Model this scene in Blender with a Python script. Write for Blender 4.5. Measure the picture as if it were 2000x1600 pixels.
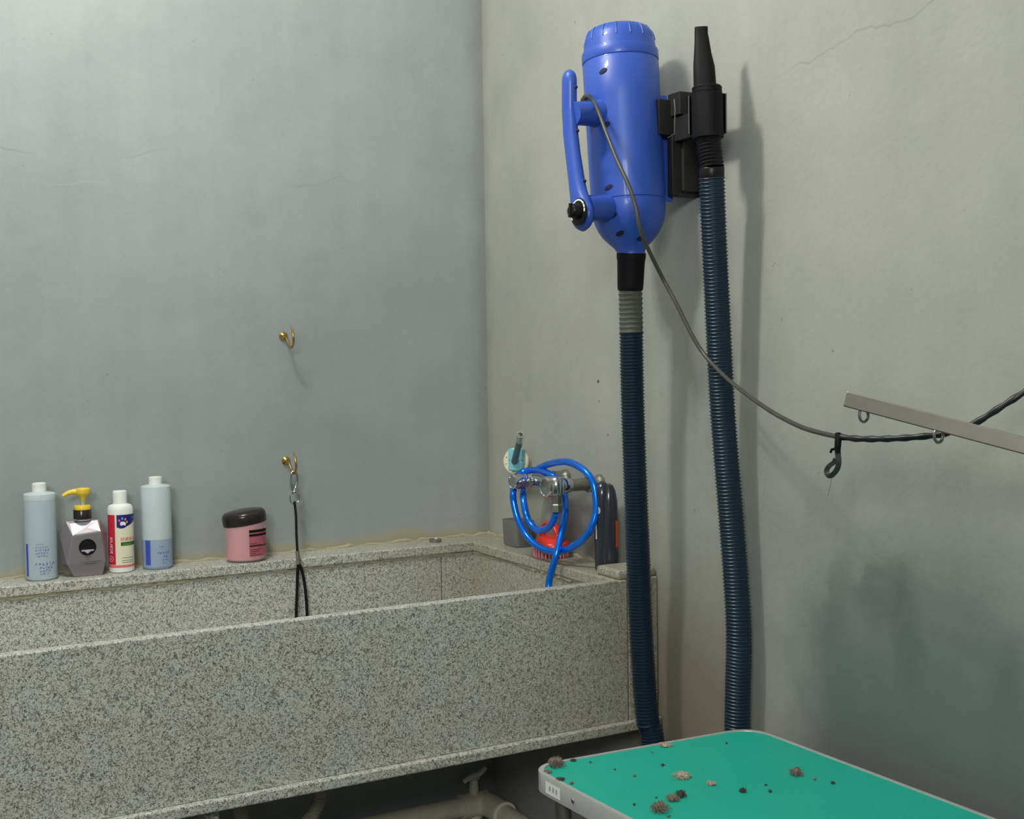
import bpy, bmesh, math, random
import numpy as np
from mathutils import Vector, Matrix
random.seed(7)
S = bpy.context.scene
COL = S.collection
for o in list(bpy.data.objects): bpy.data.objects.remove(o)

# ------------------------------------------------------------------ camera
YAW, PITCH, ROLL, FPX = 0.50285, 0.042529, -0.0150525, 2380.37
CAM = np.array([-1.38672, -2.64326, 1.28142])
_f = np.array([math.sin(YAW)*math.cos(PITCH), math.cos(YAW)*math.cos(PITCH), -math.sin(PITCH)])
_r = np.array([math.cos(YAW), -math.sin(YAW), 0.0]); _u = np.cross(_r, _f)
_c, _s = math.cos(ROLL), math.sin(ROLL)
AX = np.array([_c*_r+_s*_u, -_s*_r+_c*_u, _f])
cam = bpy.data.objects.new('camera', bpy.data.cameras.new('camera')); COL.objects.link(cam)
cam.data.sensor_width = 36; cam.data.lens = FPX/2000*36; cam.data.clip_start = .05
cam.matrix_world = Matrix([[AX[0][i], AX[1][i], -AX[2][i], CAM[i]] for i in range(3)]+[[0, 0, 0, 1]])
S.camera = cam
# ------------------------------------------------------------------ light
S.view_settings.view_transform = 'Standard'; S.view_settings.look = 'None'
S.view_settings.exposure = -0.12; S.view_settings.gamma = 1
S.view_settings.use_curve_mapping = False
w = bpy.data.worlds.new('world'); S.world = w; w.use_nodes = True
w.node_tree.nodes['Background'].inputs[0].default_value = (.75, .85, 1, 1)
w.node_tree.nodes['Background'].inputs[1].default_value = .3
def lamp(name, loc, energy, size, color):
    l = bpy.data.lights.new(name, 'POINT'); l.energy = energy; l.shadow_soft_size = size; l.color = color
    o = bpy.data.objects.new(name, l); o.location = loc; COL.objects.link(o)
lamp('ceiling_bulb', (-1.22, -.82, 2.64), 28.5, .055, (1, .985, .93))
lamp('ceiling_bulb', (-1.10, -.90, 2.64), 28.5, .055, (1, .985, .93))
da = bpy.data.lights.new('added_fill_light', 'AREA'); da.shape = 'RECTANGLE'; da.size = 1.0; da.size_y = .7  # added soft fill behind the camera; no doorway is built there
da.energy = 58; da.color = (.97, .99, .98)
do = bpy.data.objects.new('added_fill_light', da); COL.objects.link(do)
do.location = (-2.6, -3.9, 2.35); do.rotation_euler = Vector((1.9, 3.6, -1.2)).to_track_quat('-Z', 'Y').to_euler()

# ------------------------------------------------------------------ places: where a sight line meets a wall or a level
def ray(x, y): return AX.T @ np.array([(x-1000)/FPX, -(y-800)/FPX, 1.0])
def onz(x, y, z): d = ray(x, y); return CAM+d*(z-CAM[2])/d[2]
def ony(x, y, v): d = ray(x, y); return CAM+d*(v-CAM[1])/d[1]
def onx(x, y, v): d = ray(x, y); return CAM+d*(v-CAM[0])/d[0]
def mpp(P): return float(np.dot(np.array(P)-CAM, AX[2]))/FPX      # metres per pixel there

# ------------------------------------------------------------------ materials
def lin(c): return tuple((v/255/12.92) if v/255 <= .04045 else ((v/255+.055)/1.055)**2.4 for v in c)+(1,)
def newmat(name):
    m = bpy.data.materials.new(name); m.use_nodes = True
    return m, m.node_tree, m.node_tree.nodes['Principled BSDF']
class NT:
    def __init__(s, t): s.t = t
    def n(s, ty, **k):
        nd = s.t.nodes.new(ty)
        for a, b in k.items():
            if a in nd.bl_rna.properties and a not in ('Scale',): setattr(nd, a, b)
        return nd
    def l(s, a, b): s.t.links.new(a, b)
    def math(s, op, a, b=None, c=None, clamp=False):
        nd = s.t.nodes.new('ShaderNodeMath'); nd.operation = op; nd.use_clamp = clamp
        for i, v in enumerate((a, b, c)):
            if v is None: continue
            if isinstance(v, (int, float)): nd.inputs[i].default_value = v
            else: s.l(v, nd.inputs[i])
        return nd.outputs[0]
    def noise(s, vec, scale, detail=3, rough=.5, dist=0):
        nd = s.t.nodes.new('ShaderNodeTexNoise'); nd.inputs['Scale'].default_value = scale
        nd.inputs['Detail'].default_value = detail; nd.inputs['Roughness'].default_value = rough
        nd.inputs['Distortion'].default_value = dist
        if vec is not None: s.l(vec, nd.inputs['Vector'])
        return nd.outputs['Fac']
    def mapr(s, v, a, b, c=0, d=1):
        nd = s.t.nodes.new('ShaderNodeMapRange'); nd.interpolation_type = 'SMOOTHSTEP'
        s.l(v, nd.inputs[0])
        for i, q in enumerate((a, b, c, d)): nd.inputs[i+1].default_value = q
        return nd.outputs[0]
    def mix(s, f, a, b, mode='MIX'):
        nd = s.t.nodes.new('ShaderNodeMix'); nd.data_type = 'RGBA'; nd.blend_type = mode
        if isinstance(f, (int, float)): nd.inputs[0].default_value = f
        else: s.l(f, nd.inputs[0])
        for i, v in ((6, a), (7, b)):
            if isinstance(v, tuple): nd.inputs[i].default_value = v
            else: s.l(v, nd.inputs[i])
        return nd.outputs[2]
    def pos(s): return s.t.nodes.new('ShaderNodeNewGeometry').outputs['Position']
    def sep(s, v):
        nd = s.t.nodes.new('ShaderNodeSeparateXYZ'); s.l(v, nd.inputs[0]); return nd.outputs
    def scale(s, v, sc):
        nd = s.t.nodes.new('ShaderNodeVectorMath'); nd.operation = 'MULTIPLY'; s.l(v, nd.inputs[0])
        nd.inputs[1].default_value = sc; return nd.outputs[0]
    def bump(s, h, strength, dist, bsdf):
        nd = s.t.nodes.new('ShaderNodeBump'); nd.inputs['Strength'].default_value = strength
        nd.inputs['Distance'].default_value = dist; s.l(h, nd.inputs['Height']); s.l(nd.outputs[0], bsdf.inputs['Normal'])

def plain(name, rgb, rough=.5, metal=0, vary=.12, scale=60, trans=0, alpha=1, ior=1.45, coat=0, bump=0, sss=0, spec=.5):
    m, t, b = newmat(name); T = NT(t)
    tc = t.nodes.new('ShaderNodeTexCoord').outputs['Object']
    c = lin(rgb); d = tuple(v*(1-vary) for v in c[:3])+(1,); e = tuple(min(1, v*(1+vary)) for v in c[:3])+(1,)
    n = T.noise(tc, scale, 3)
    T.l(T.mix(n, d, e), b.inputs['Base Color'])
    b.inputs['Roughness'].default_value = rough; b.inputs['Metallic'].default_value = metal
    b.inputs['Transmission Weight'].default_value = trans; b.inputs['IOR'].default_value = ior
    b.inputs['Alpha'].default_value = alpha; b.inputs['Coat Weight'].default_value = coat
    b.inputs['Specular IOR Level'].default_value = spec
    if sss: b.inputs['Subsurface Weight'].default_value = sss; b.inputs['Subsurface Scale'].default_value = .01
    if bump: T.bump(n, bump, .001, b)
    return m

def plaster(name, base, low, which):
    m, t, b = newmat(name); T = NT(t); P = T.pos(); xyz = T.sep(P)
    h = xyz[0] if which == 'y' else xyz[1]; z = xyz[2]
    big = T.noise(P, 1.6, 4, .6); mid = T.noise(P, 7, 4, .6); fine = T.noise(P, 90, 4, .65)
    streak = T.noise(T.scale(P, (26, 26, 1.1)), 1.0, 3, .5)
    col = T.mix(T.mapr(big, .3, .7), lin(base), lin(low))
    f = T.math('ADD', T.math('MULTIPLY', mid, .22), T.math('MULTIPLY', streak, .10))
    f = T.math('ADD', f, T.math('MULTIPLY', fine, .12))
    f = T.math('ADD', f, .78)
    g = t.nodes.new('ShaderNodeCombineColor')
    for i in range(3): T.l(f, g.inputs[i])
    col = T.mix(1.0, col, g.outputs[0], 'MULTIPLY')
    # dark pock marks
    sp = T.mapr(T.noise(P, 55, 2, .5), .73, .79)
    col = T.mix(T.math('MULTIPLY', sp, T.mapr(mid, .45, .6)), col, lin((70, 68, 64)))
    if which == 'y':
        wob = T.math('MULTIPLY', T.math('SUBTRACT', T.noise(T.scale(P, (1, 0, 0)), 3.2, 3, .5), .5), .22)
        hgt = T.math('SUBTRACT', z, T.math('ADD', wob, T.math('MULTIPLY', h, -.05)))
        for zc, wd, dens, cc in ((1.665, .0035, .38, (98, 98, 108)), (1.735, .012, .16, (105, 108, 114)), (1.61, .003, .22, (182, 187, 184))):
            dist = T.math('ABSOLUTE', T.math('SUBTRACT', hgt, zc))
            mk = T.math('MULTIPLY', T.mapr(dist, 0, wd, 1, 0), T.mapr(h, -1.05, -.75, 1.0, .35))
            mk = T.math('MULTIPLY', mk, T.mapr(T.noise(T.scale(P, (1, 1, 1)), 3.1+zc*3, 2), .47, .62))
            col = T.mix(T.math('MULTIPLY', mk, dens), col, lin(cc))
        # yellowish mortar smears above the ledge
        e = T.mapr(T.math('SUBTRACT', z, T.math('MULTIPLY', T.noise(P, 11, 5, .8), .085)), .818, .838, 1, 0)
        e = T.math('MULTIPLY', e, T.mapr(z, .70, .78))
        col = T.mix(T.math('MULTIPLY', e, .7), col, lin((168, 160, 125)))
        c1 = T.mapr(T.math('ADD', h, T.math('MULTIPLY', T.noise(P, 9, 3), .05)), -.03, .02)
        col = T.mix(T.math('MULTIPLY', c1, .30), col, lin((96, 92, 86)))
    else:
        # brown damp by the tub end, dark stained patch low down toward the table
        nn = T.noise(P, 3.2, 4, .6)
        dz = T.math('ADD', z, T.math('MULTIPLY', T.math('SUBTRACT', nn, .5), .5))
        k = T.math('MULTIPLY', T.mapr(dz, .60, 1.0, 1, 0), T.math('MULTIPLY', T.mapr(h, -1.03, -.9), T.mapr(h, -.66, -.52, 1, .15)))
        col = T.mix(T.math('MULTIPLY', k, .68), col, lin((112, 100, 72)))
        hh = T.math('ADD', h, T.math('MULTIPLY', T.math('SUBTRACT', nn, .5), .35))
        k2 = T.math('MULTIPLY', T.mapr(dz, .66, 1.20, 1, 0), T.mapr(hh, -1.22, -.93, 1, 0))
        col = T.mix(T.math('MULTIPLY', k2, .85), col, lin((84, 92, 92)))
        # darker soft-edged ovals, about hand-sized
        for (yy, zz, ry, rz, dn) in ((-1.19, .885, .035, .10, .25), (-1.30, .90, .07, .06, .38), (-1.36, .83, .04, .09, .30)):
            a = T.math('DIVIDE', T.math('SUBTRACT', hh, yy), ry); c = T.math('DIVIDE', T.math('SUBTRACT', dz, zz), rz)
            r2 = T.math('ADD', T.math('MULTIPLY', a, a), T.math('MULTIPLY', c, c))
            col = T.mix(T.math('MULTIPLY', T.mapr(r2, 0, 1.6, 1, 0), dn), col, lin((70, 80, 76)))
        # crack high on the wall
        wob = T.math('MULTIPLY', T.math('SUBTRACT', T.noise(T.scale(P, (0, 1, 0)), 5, 4, .55), .5), .12)
        dist = T.math('ABSOLUTE', T.math('SUBTRACT', T.math('ADD', z, wob), T.math('ADD', T.math('MULTIPLY', h, -.12), 1.62)))
        col = T.mix(T.math('MULTIPLY', T.math('MULTIPLY', T.mapr(dist, 0, .003, 1, 0), .3), T.mapr(h, -1.0, -1.15)), col, lin((120, 115, 105)))
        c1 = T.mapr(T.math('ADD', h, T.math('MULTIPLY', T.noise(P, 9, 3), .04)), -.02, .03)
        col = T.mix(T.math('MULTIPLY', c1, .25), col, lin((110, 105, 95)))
        # grime behind the taps
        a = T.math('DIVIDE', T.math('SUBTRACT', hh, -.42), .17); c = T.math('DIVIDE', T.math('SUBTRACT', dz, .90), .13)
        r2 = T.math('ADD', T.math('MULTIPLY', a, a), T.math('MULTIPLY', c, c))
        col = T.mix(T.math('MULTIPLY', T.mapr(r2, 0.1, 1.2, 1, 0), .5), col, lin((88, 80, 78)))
    T.l(col, b.inputs['Base Color']); b.inputs['Roughness'].default_value = .62
    b.inputs['Specular IOR Level'].default_value = .35
    hgt = T.math('ADD', T.math('MULTIPLY', mid, 3.0), T.math('ADD', T.math('MULTIPLY', fine, .35), T.math('MULTIPLY', streak, .5)))
    T.bump(hgt, .28, .004, b)
    return m

def granite(name, tint=(1, 1, 1)):
    m, t, b = newmat(name); T = NT(t); P = T.pos()
    n1 = T.noise(P, 190, 2, .6, 1.4); n2 = T.noise(T.scale(P, (1, 1, 1.0)), 260, 2, .6, 1.8)
    big = T.noise(P, 13, 4, .6); bl = T.noise(P, 1.8, 2)
    a = tuple(v*k for v, k in zip(lin((198, 202, 194)), tint))+(1,); bb = tuple(v*k for v, k in zip(lin((200, 199, 183)), tint))+(1,)
    col = T.mix(T.mapr(big, .35, .65), a, bb)
    col = T.mix(T.mapr(n1, .51, .59), col, lin((138, 138, 128)))
    col = T.mix(T.mapr(n2, .55, .61), col, lin((84, 86, 88)))
    col = T.mix(T.mapr(n2, .40, .33), col, lin((222, 222, 212)))
    xyz = T.sep(P)
    # yellow-brown water staining toward the corner end
    k = T.math('MULTIPLY', T.mapr(T.math('ADD', xyz[0], T.math('MULTIPLY', bl, .25)), -.30, .12), .5)
    col = T.mix(k, col, lin((130, 120, 88)))
    T.l(col, b.inputs['Base Color']); b.inputs['Roughness'].default_value = .42
    T.bump(n1, .12, .001, b)
    return m

def rubber_mat():
    m, t, b = newmat('green_rubber'); T = NT(t); P = T.pos()
    v = t.nodes.new('ShaderNodeTexVoronoi'); v.inputs['Scale'].default_value = 260; T.l(P, v.inputs['Vector'])
    n = T.noise(P, 6, 3)
    T.l(T.mix(n, lin((10, 160, 136)), lin((22, 172, 148))), b.inputs['Base Color'])
    b.inputs['Roughness'].default_value = .5
    T.bump(v.outputs['Distance'], .35, .0008, b); return m

M = {}
M['wall_b'] = plaster('blue_grey_plaster', (155, 161, 160), (144, 151, 150), 'y')
M['wall_r'] = plaster('warm_grey_plaster', (168, 169, 161), (155, 157, 151), 'x')
M['wall_o'] = plain('painted_plaster', (165, 168, 165), .8, vary=.1, scale=4)
M['ceil'] = plain('white_ceiling', (215, 215, 210), .85, vary=.05, scale=4)
M['floor'] = plain('dark_cement', (52, 52, 51), .6, vary=.3, scale=6, bump=.3)
M['granite'] = granite('speckled_granite')
M['sill'] = granite('speckled_granite_ledge', (.97, .96, .92))
M['mortar'] = plain('yellow_mortar', (160, 156, 130), .9, vary=.25, scale=50, bump=.6)
M['blue'] = plain('blue_plastic', (50, 86, 180), .4, vary=.05, scale=8, coat=.15)
M['navyhole'] = plain('recess_dark', (14, 18, 60), .6)
M['black'] = plain('black_rubber', (13, 13, 14), .6, spec=.25)
M['blackpl'] = plain('black_plastic', (20, 20, 21), .35, spec=.3)
M['dgrey'] = plain('dark_grey_metal', (44, 44, 43), .5, metal=.2, spec=.3, vary=.25, scale=30)
M['white'] = plain('white_plastic', (232, 234, 230), .35, vary=.03)
M['hose'] = plain('dark_teal_hose', (22, 44, 58), .34, vary=.25, scale=14)
M['hosedirt'] = plain('grey_green_hose_tape', (86, 90, 82), .4, vary=.25, scale=60)
M['bhose'] = plain('blue_shower_hose', (10, 122, 245), .2, metal=.6, vary=.06, coat=.4)
M['chrome'] = plain('chrome', (205, 207, 208), .12, metal=1, vary=.05)
M['dullchrome'] = plain('limescaled_chrome', (150, 150, 138), .35, metal=.85, vary=.25, scale=90)
M['steel'] = plain('brushed_steel', (158, 153, 146), .35, metal=.85, vary=.08, scale=40)
M['brass'] = plain('brass', (190, 160, 95), .25, metal=1, vary=.1)
M['alu'] = plain('aluminium_trim', (182, 184, 182), .4, metal=.3, vary=.08)
M['green'] = rubber_mat()
M['pvc'] = plain('dirty_white_pvc', (216, 210, 192), .45, vary=.22, scale=20)
M['clearblue'] = plain('frosted_blue_bottle', (200, 214, 218), .3, vary=.03, trans=.12, sss=.2, ior=1.3)
M['liquid'] = plain('blue_liquid_bottle', (160, 180, 204), .3, vary=.04, trans=.1, ior=1.3)
M['ink'] = plain('blue_ink', (58, 82, 176), .5)
M['inkpale'] = plain('pale_blue_ink', (112, 140, 205), .5)
M['mauve'] = plain('metallic_mauve', (134, 127, 132), .35, metal=.25, vary=.05, scale=20)
M['silver'] = plain('silver_facet', (190, 186, 200), .4, metal=.2, vary=.05)
M['yellow'] = plain('yellow_plastic', (232, 202, 66), .3, vary=.05)
M['ivory'] = plain('translucent_stem', (215, 210, 170), .3, trans=.3)
M['brown'] = plain('dark_brown_plastic', (42, 35, 33), .2, vary=.1)
M['cream'] = plain('cream_label', (226, 222, 196), .45, vary=.03)
M['crimson'] = plain('crimson_label', (196, 36, 62), .45, vary=.05)
M['navy'] = plain('navy_label', (36, 28, 110), .4, vary=.05)
M['dkgreen'] = plain('green_label', (44, 98, 34), .45)
M['salmon'] = plain('salmon_line', (222, 112, 106), .45)
M['lgreen'] = plain('lime_pad', (150, 205, 70), .45)
M['lblue'] = plain('sky_pad', (84, 170, 235), .45)
M['pinkpad'] = plain('pink_pad', (220, 90, 170), .45)
M['orangepad'] = plain('orange_pad', (235, 130, 70), .45)
M['pink'] = plain('pink_cream', (240, 150, 158), .45, vary=.06, scale=25, sss=.1)
M['clear'] = plain('clear_plastic', (225, 225, 222), .1, alpha=.22, vary=0)
M['frost'] = plain('grey_frosted_plastic', (150, 150, 148), .35, trans=.45, vary=.1)
M['charcoal'] = plain('glossy_charcoal', (46, 48, 56), .2, vary=.12, scale=15, coat=.3)
M['orange'] = plain('orange_label', (196, 78, 36), .45)
M['red'] = plain('red_plastic', (232, 58, 40), .3, vary=.06)
M['pinkb'] = plain('pink_bristles', (232, 150, 152), .5)
M['teal'] = plain('light_teal_plastic', (120, 190, 205), .35, vary=.06)
M['dteal'] = plain('dark_teal_plastic', (78, 112, 124), .4)
M['creamdisc'] = plain('cream_plastic', (224, 218, 190), .45, vary=.08)
M['cord'] = plain('grey_cable', (72, 71, 68), .35, vary=.12, scale=25)
M['tape'] = plain('black_cable_tape', (34, 34, 38), .35, vary=.3, scale=30)
M['strap'] = plain('grey_black_strap', (52, 54, 54), .5, vary=.3)
M['fur'] = plain('grey_fur', (122, 108, 98), .95, vary=.3, scale=200)
M['fur2'] = plain('dark_grey_fur', (74, 66, 62), .95, vary=.3, scale=200)
M['fur3'] = plain('pale_beige_fur', (168, 158, 140), .95, vary=.3, scale=200)

# ------------------------------------------------------------------ mesh tools
class B:
    def __init__(s): s.v = []; s.f = []
    def add(s, vs, fs):
        k = len(s.v); s.v += [tuple(map(float, p)) for p in vs]; s.f += [tuple(i+k for i in f) for f in fs]; return s
    def box(s, a, b):
        x0, y0, z0 = a; x1, y1, z1 = b
        if x0 > x1: x0, x1 = x1, x0
        if y0 > y1: y0, y1 = y1, y0
        if z0 > z1: z0, z1 = z1, z0
        return s.add([(x0, y0, z0), (x1, y0, z0), (x1, y1, z0), (x0, y1, z0), (x0, y0, z1), (x1, y0, z1), (x1, y1, z1), (x0, y1, z1)],
                     [(0, 3, 2, 1), (4, 5, 6, 7), (0, 1, 5, 4), (1, 2, 6, 5), (2, 3, 7, 6), (3, 0, 4, 7)])
    def obox(s, c, X, Y, Z):            # oriented: half vectors
        c, X, Y, Z = map(np.array, (c, X, Y, Z))
        return s.add([c-X-Y-Z, c+X-Y-Z, c+X+Y-Z, c-X+Y-Z, c-X-Y+Z, c+X-Y+Z, c+X+Y+Z, c-X+Y+Z],
                     [(0, 3, 2, 1), (4, 5, 6, 7), (0, 1, 5, 4), (1, 2, 6, 5), (2, 3, 7, 6), (3, 0, 4, 7)])
    def rings(s, rings, cap=True, closed=False):
        n = len(rings[0]); vs = [p for r in rings for p in r]; fs = []
        m = len(rings)
        for i in range(m if closed else m-1):
            for j in range(n):
                a = i*n+j; b_ = i*n+(j+1) % n; c = ((i+1) % m)*n+(j+1) % n; d = ((i+1) % m)*n+j
                fs.append((a, b_, c, d))
        if cap and not closed: fs += [tuple(range(n))[::-1], tuple((m-1)*n+j for j in range(n))]
        return s.add(vs, fs)
    def lathe(s, o, prof, axis=(0, 0, 1), ref=(1, 0, 0), seg=40, sx=1, sy=1, cap=True):
        o = np.array(o, float); A = np.array(axis, float); A /= np.linalg.norm(A)
        X = np.array(ref, float)
        if abs(X.dot(A)) > .98: X = np.array((0, 0, 1.0))
        X -= A*X.dot(A); X /= np.linalg.norm(X); Y = np.cross(A, X)
        return s.rings([[o+A*h+(X*math.cos(2*math.pi*j/seg)*sx+Y*math.sin(2*math.pi*j/seg)*sy)*r for j in range(seg)] for r, h in prof], cap)
    def tube(s, pts, r, seg=12, closed=False, flat=1, up=None):
        P = [np.array(p, float) for p in pts]; n = len(P); T = []
        for i in range(n):
            a = P[(i-1) % n] if closed or i > 0 else P[i]; b_ = P[(i+1) % n] if closed or i < n-1 else P[i]
            d = b_-a; T.append(d/(np.linalg.norm(d)+1e-12))
        N = np.array(up if up is not None else (0, 0, 1.0), float)
        if abs(N.dot(T[0])) > .95: N = np.array((1.0, 0, 0))
        R = []
        for i in range(n):
            N = N-T[i]*N.dot(T[i]); N /= np.linalg.norm(N); Bn = np.cross(T[i], N)
            rr = r(i/(n-1)) if callable(r) else (r[i] if hasattr(r, '__len__') else r)
            R.append([P[i]+(N*math.cos(2*math.pi*j/seg)+Bn*math.sin(2*math.pi*j/seg)*flat)*rr for j in range(seg)])
        return s.rings(R, not closed, closed)
    def ball(s, c, r, seg=20, rg=12, sc=(1, 1, 1)):
        c = np.array(c, float)
        return s.rings([[c+np.array((math.cos(2*math.pi*j/seg)*math.sin(t), math.sin(2*math.pi*j/seg)*math.sin(t), -math.cos(t)))*r*np.array(sc) for j in range(seg)]
                        for t in [math.pi*(i+.02)/(rg+.04) for i in range(rg+1)]])
ORG = {}
def link(name, mesh_b, m, parent=None, smooth=True, bevel=0, keep=False):
    org = ORG.get(parent.name, np.zeros(3)) if parent else np.zeros(3)
    if not parent and not keep and mesh_b.v:
        a = np.array(mesh_b.v); org = np.array([(a[:, 0].min()+a[:, 0].max())/2, (a[:, 1].min()+a[:, 1].max())/2, a[:, 2].min()])
    me = bpy.data.meshes.new(name); me.from_pydata([tuple(np.array(v)-org) for v in mesh_b.v], [], mesh_b.f)
    bm = bmesh.new(); bm.from_mesh(me); bmesh.ops.recalc_face_normals(bm, faces=bm.faces); bm.to_mesh(me); bm.free()
    me.materials.append(m); me.update()
    o = bpy.data.objects.new(name, me); COL.objects.link(o)
    if parent: o.parent = parent; ORG[o.name] = org
    else: o.location = org; ORG[o.name] = org
    if smooth:
        for p in me.polygons: p.use_smooth = True
        try: me.set_sharp_from_angle(angle=math.radians(38))
        except Exception: pass
    if bevel:
        bv = o.modifiers.new('bevel', 'BEVEL'); bv.width = bevel; bv.segments = 2; bv.limit_method = 'ANGLE'; bv.angle_limit = math.radians(40)
    return o
def thing(name, label, cat, loc, group=None):
    o = bpy.data.objects.new(name, None); COL.objects.link(o); o.location = tuple(loc); o.empty_display_size = .02
    o['label'] = label; o['category'] = cat
    if group: o['group'] = group
    ORG[o.name] = np.array(loc, float); return o
def tag(o, label, cat, group=None, kind=None):
    if label: o['label'] = label
    if cat: o['category'] = cat
    if group: o['group'] = group
    if kind: o['kind'] = kind
    return o
def struct(name, b, m):
    o = link(name, b, m, smooth=False, keep=True); o['kind'] = 'structure'; return o
def spline(pts, step=None, n=None, closed=False):
    P = [np.array(p, float) for p in pts]; out = []; k = len(P)
    for i in range(k if closed else k-1):
        p0 = P[(i-1) % k] if (closed or i > 0) else 2*P[0]-P[1]; p1 = P[i]; p2 = P[(i+1) % k]
        p3 = P[(i+2) % k] if (closed or i < k-2) else 2*P[-1]-P[-2]
        for t in np.linspace(0, 1, 24, endpoint=False):
            out.append(.5*((2*p1)+(-p0+p2)*t+(2*p0-5*p1+4*p2-p3)*t*t+(-p0+3*p1-3*p2+p3)*t**3))
    if not closed: out.append(P[-1])
    out = np.array(out); q = np.vstack([out, out[:1]]) if closed else out
    L = np.r_[0, np.cumsum(np.linalg.norm(np.diff(q, axis=0), axis=1))]
    if n is None: n = max(4, int(L[-1]/step))
    ts = np.linspace(0, L[-1], n+1)[:n] if closed else np.linspace(0, L[-1], n)
    return np.array([[np.interp(t, L, q[:, i]) for i in range(3)] for t in ts])
def text2d(s, size):
    c = bpy.data.curves.new('glyphs', 'FONT'); c.body = s; c.size = size; c.resolution_u = 3
    c.align_x = 'CENTER'; c.align_y = 'CENTER'
    o = bpy.data.objects.new('glyphs', c); COL.objects.link(o)
    dg = bpy.context.evaluated_depsgraph_get(); me = o.evaluated_get(dg).to_mesh()
    vs = [(v.co.x, v.co.y) for v in me.vertices]; fs = [tuple(p.vertices) for p in me.polygons]
    o.evaluated_get(dg).to_mesh_clear(); bpy.data.objects.remove(o); bpy.data.curves.remove(c)
    return vs, fs
def rect2d(u0, u1, v0, v1, n=14):
    vs = [(u0+(u1-u0)*i/n, v) for v in (v0, v1) for i in range(n+1)]
    return vs, [(i, i+1, n+2+i, n+1+i) for i in range(n)]
def disc2d(u, v, a, b=None, n=20, rot=0):
    b = b or a; c, s = math.cos(rot), math.sin(rot)
    return [(u+a*math.cos(t)*c-b*math.sin(t)*s, v+a*math.cos(t)*s+b*math.sin(t)*c) for t in [2*math.pi*i/n for i in range(n)]], [tuple(range(n))]
def rot2(vs, ang): c, s = math.cos(ang), math.sin(ang); return [(x*c-y*s, x*s+y*c) for x, y in vs]
def shift(vs, du, dv): return [(x+du, y+dv) for x, y in vs]
def wrapped(shape, P, R, th0, zb, eps=.0003):
    vs, fs = shape
    return [(P[0]+(R+eps)*math.cos(th0+u/R), P[1]+(R+eps)*math.sin(th0+u/R), zb+v) for u, v in vs], fs
def facing(P): return math.atan2(CAM[1]-P[1], CAM[0]-P[0])

# ------------------------------------------------------------------ room
ZL = .85                                           # height of the granite ledge
X0, Y0, H = -3.6, -4.2, 2.9
struct('wall_back', B().box((X0-.1, 0, 0), (.1, .1, H)), M['wall_b'])
struct('wall_right', B().box((0, Y0-.1, 0), (.1, 0, H)), M['wall_r'])
struct('wall_left', B().box((X0-.1, Y0, 0), (X0, 0, H)), M['wall_o'])
struct('wall_front', B().box((X0-.1, Y0-.1, 0), (0, Y0, H)), M['wall_o'])
struct('floor', B().box((X0-.1, Y0-.1, -.1), (.1, .1, 0)), M['floor'])
struct('ceiling', B().box((X0-.1, Y0-.1, H), (.1, .1, H+.1)), M['ceil'])

# ------------------------------------------------------------------ granite tub
YF = -.703; XL = -2.3; XI = -.098; YI = -.09; ZB = .576
tub = thing('wash_tub', 'long speckled grey granite wash tub with a ledge along two walls, filling the corner', 'wash tub', (-1.15, -.35, 0))
link('front_panel', B().box((XL, YF, ZB), (-.072, YF+.022, ZL)), M['granite'], tub, False, .0022)
link('front_panel', B().box((-.0695, YF, ZB), (-.002, YF+.022, ZL)), M['granite'], tub, False, .0015)
xs = ony(862, 1100, YI)[0]
link('back_panel', B().box((XL, YI, ZB), (xs-.001, YI+.02, ZL-.024)), M['granite'], tub, False, .001)
link('back_panel', B().box((xs+.001, YI, ZB), (XI+.02, YI+.02, ZL-.024)), M['granite'], tub, False, .001)
link('end_panel', B().box((XI+.006, YF+.022, ZB), (XI+.026, YI, ZL-.024)), M['granite'], tub, False, .001)
link('end_panel', B().box((XL, YF+.022, ZB), (XL+.02, YI, ZL)), M['granite'], tub, False, .001)
link('back_ledge', B().box((XL, -.097, ZL-.022), (-.001, -.001, ZL)), M['sill'], tub, False, .003)
link('side_ledge', B().box((XI, YF+.024, ZL-.022), (-.001, -.099, ZL)), M['sill'], tub, False, .003)
link('corner_block', B().box((-.088, YF+.002, ZL), (-.003, YF+.085, ZL+.018)), M['sill'], tub, False, .005)
link('bottom_slab', B().box((XL, YF-.012, ZB-.019), (-.002, -.002, ZB)), M['granite'], tub, False, .003)
mb = B()
def bead(p0, p1, r, k, name, j=.5):
    n = int(np.linalg.norm(np.array(p1)-np.array(p0))/.012)
    pts = [np.array(p0)+(np.array(p1)-np.array(p0))*i/n+np.array((0, 0, random.uniform(-.002, .002))) for i in range(n+1)]
    return B().tube(pts, [r*random.uniform(1-j, 1+j) for _ in range(n+1)], 6)
link('mortar_joint', bead((XL, YI+.001, ZL-.0245), (XI, YI+.001, ZL-.0245), .0042, 0, ''), M['mortar'], tub)
link('mortar_joint', bead((XI+.007, YI, ZL-.0245), (XI+.007, YF+.03, ZL-.0245), .0042, 0, ''), M['mortar'], tub)
link('mortar_joint', bead((XL, -.0078, ZL), (-.009, -.0078, ZL), .005, 0, ''), M['mortar'], tub)
link('mortar_joint', bead((-.0078, -.009, ZL), (-.0078, YF+.09, ZL), .005, 0, ''), M['mortar'], tub)
q = ony(404, 1595, -.62)
for lx in (q[0], q[0]-.9):
    link('leg', B().box((lx-.012, -.655, 0), (lx+.012, -.60, ZB-.019)), M['granite'], tub, False, .002)

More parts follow.
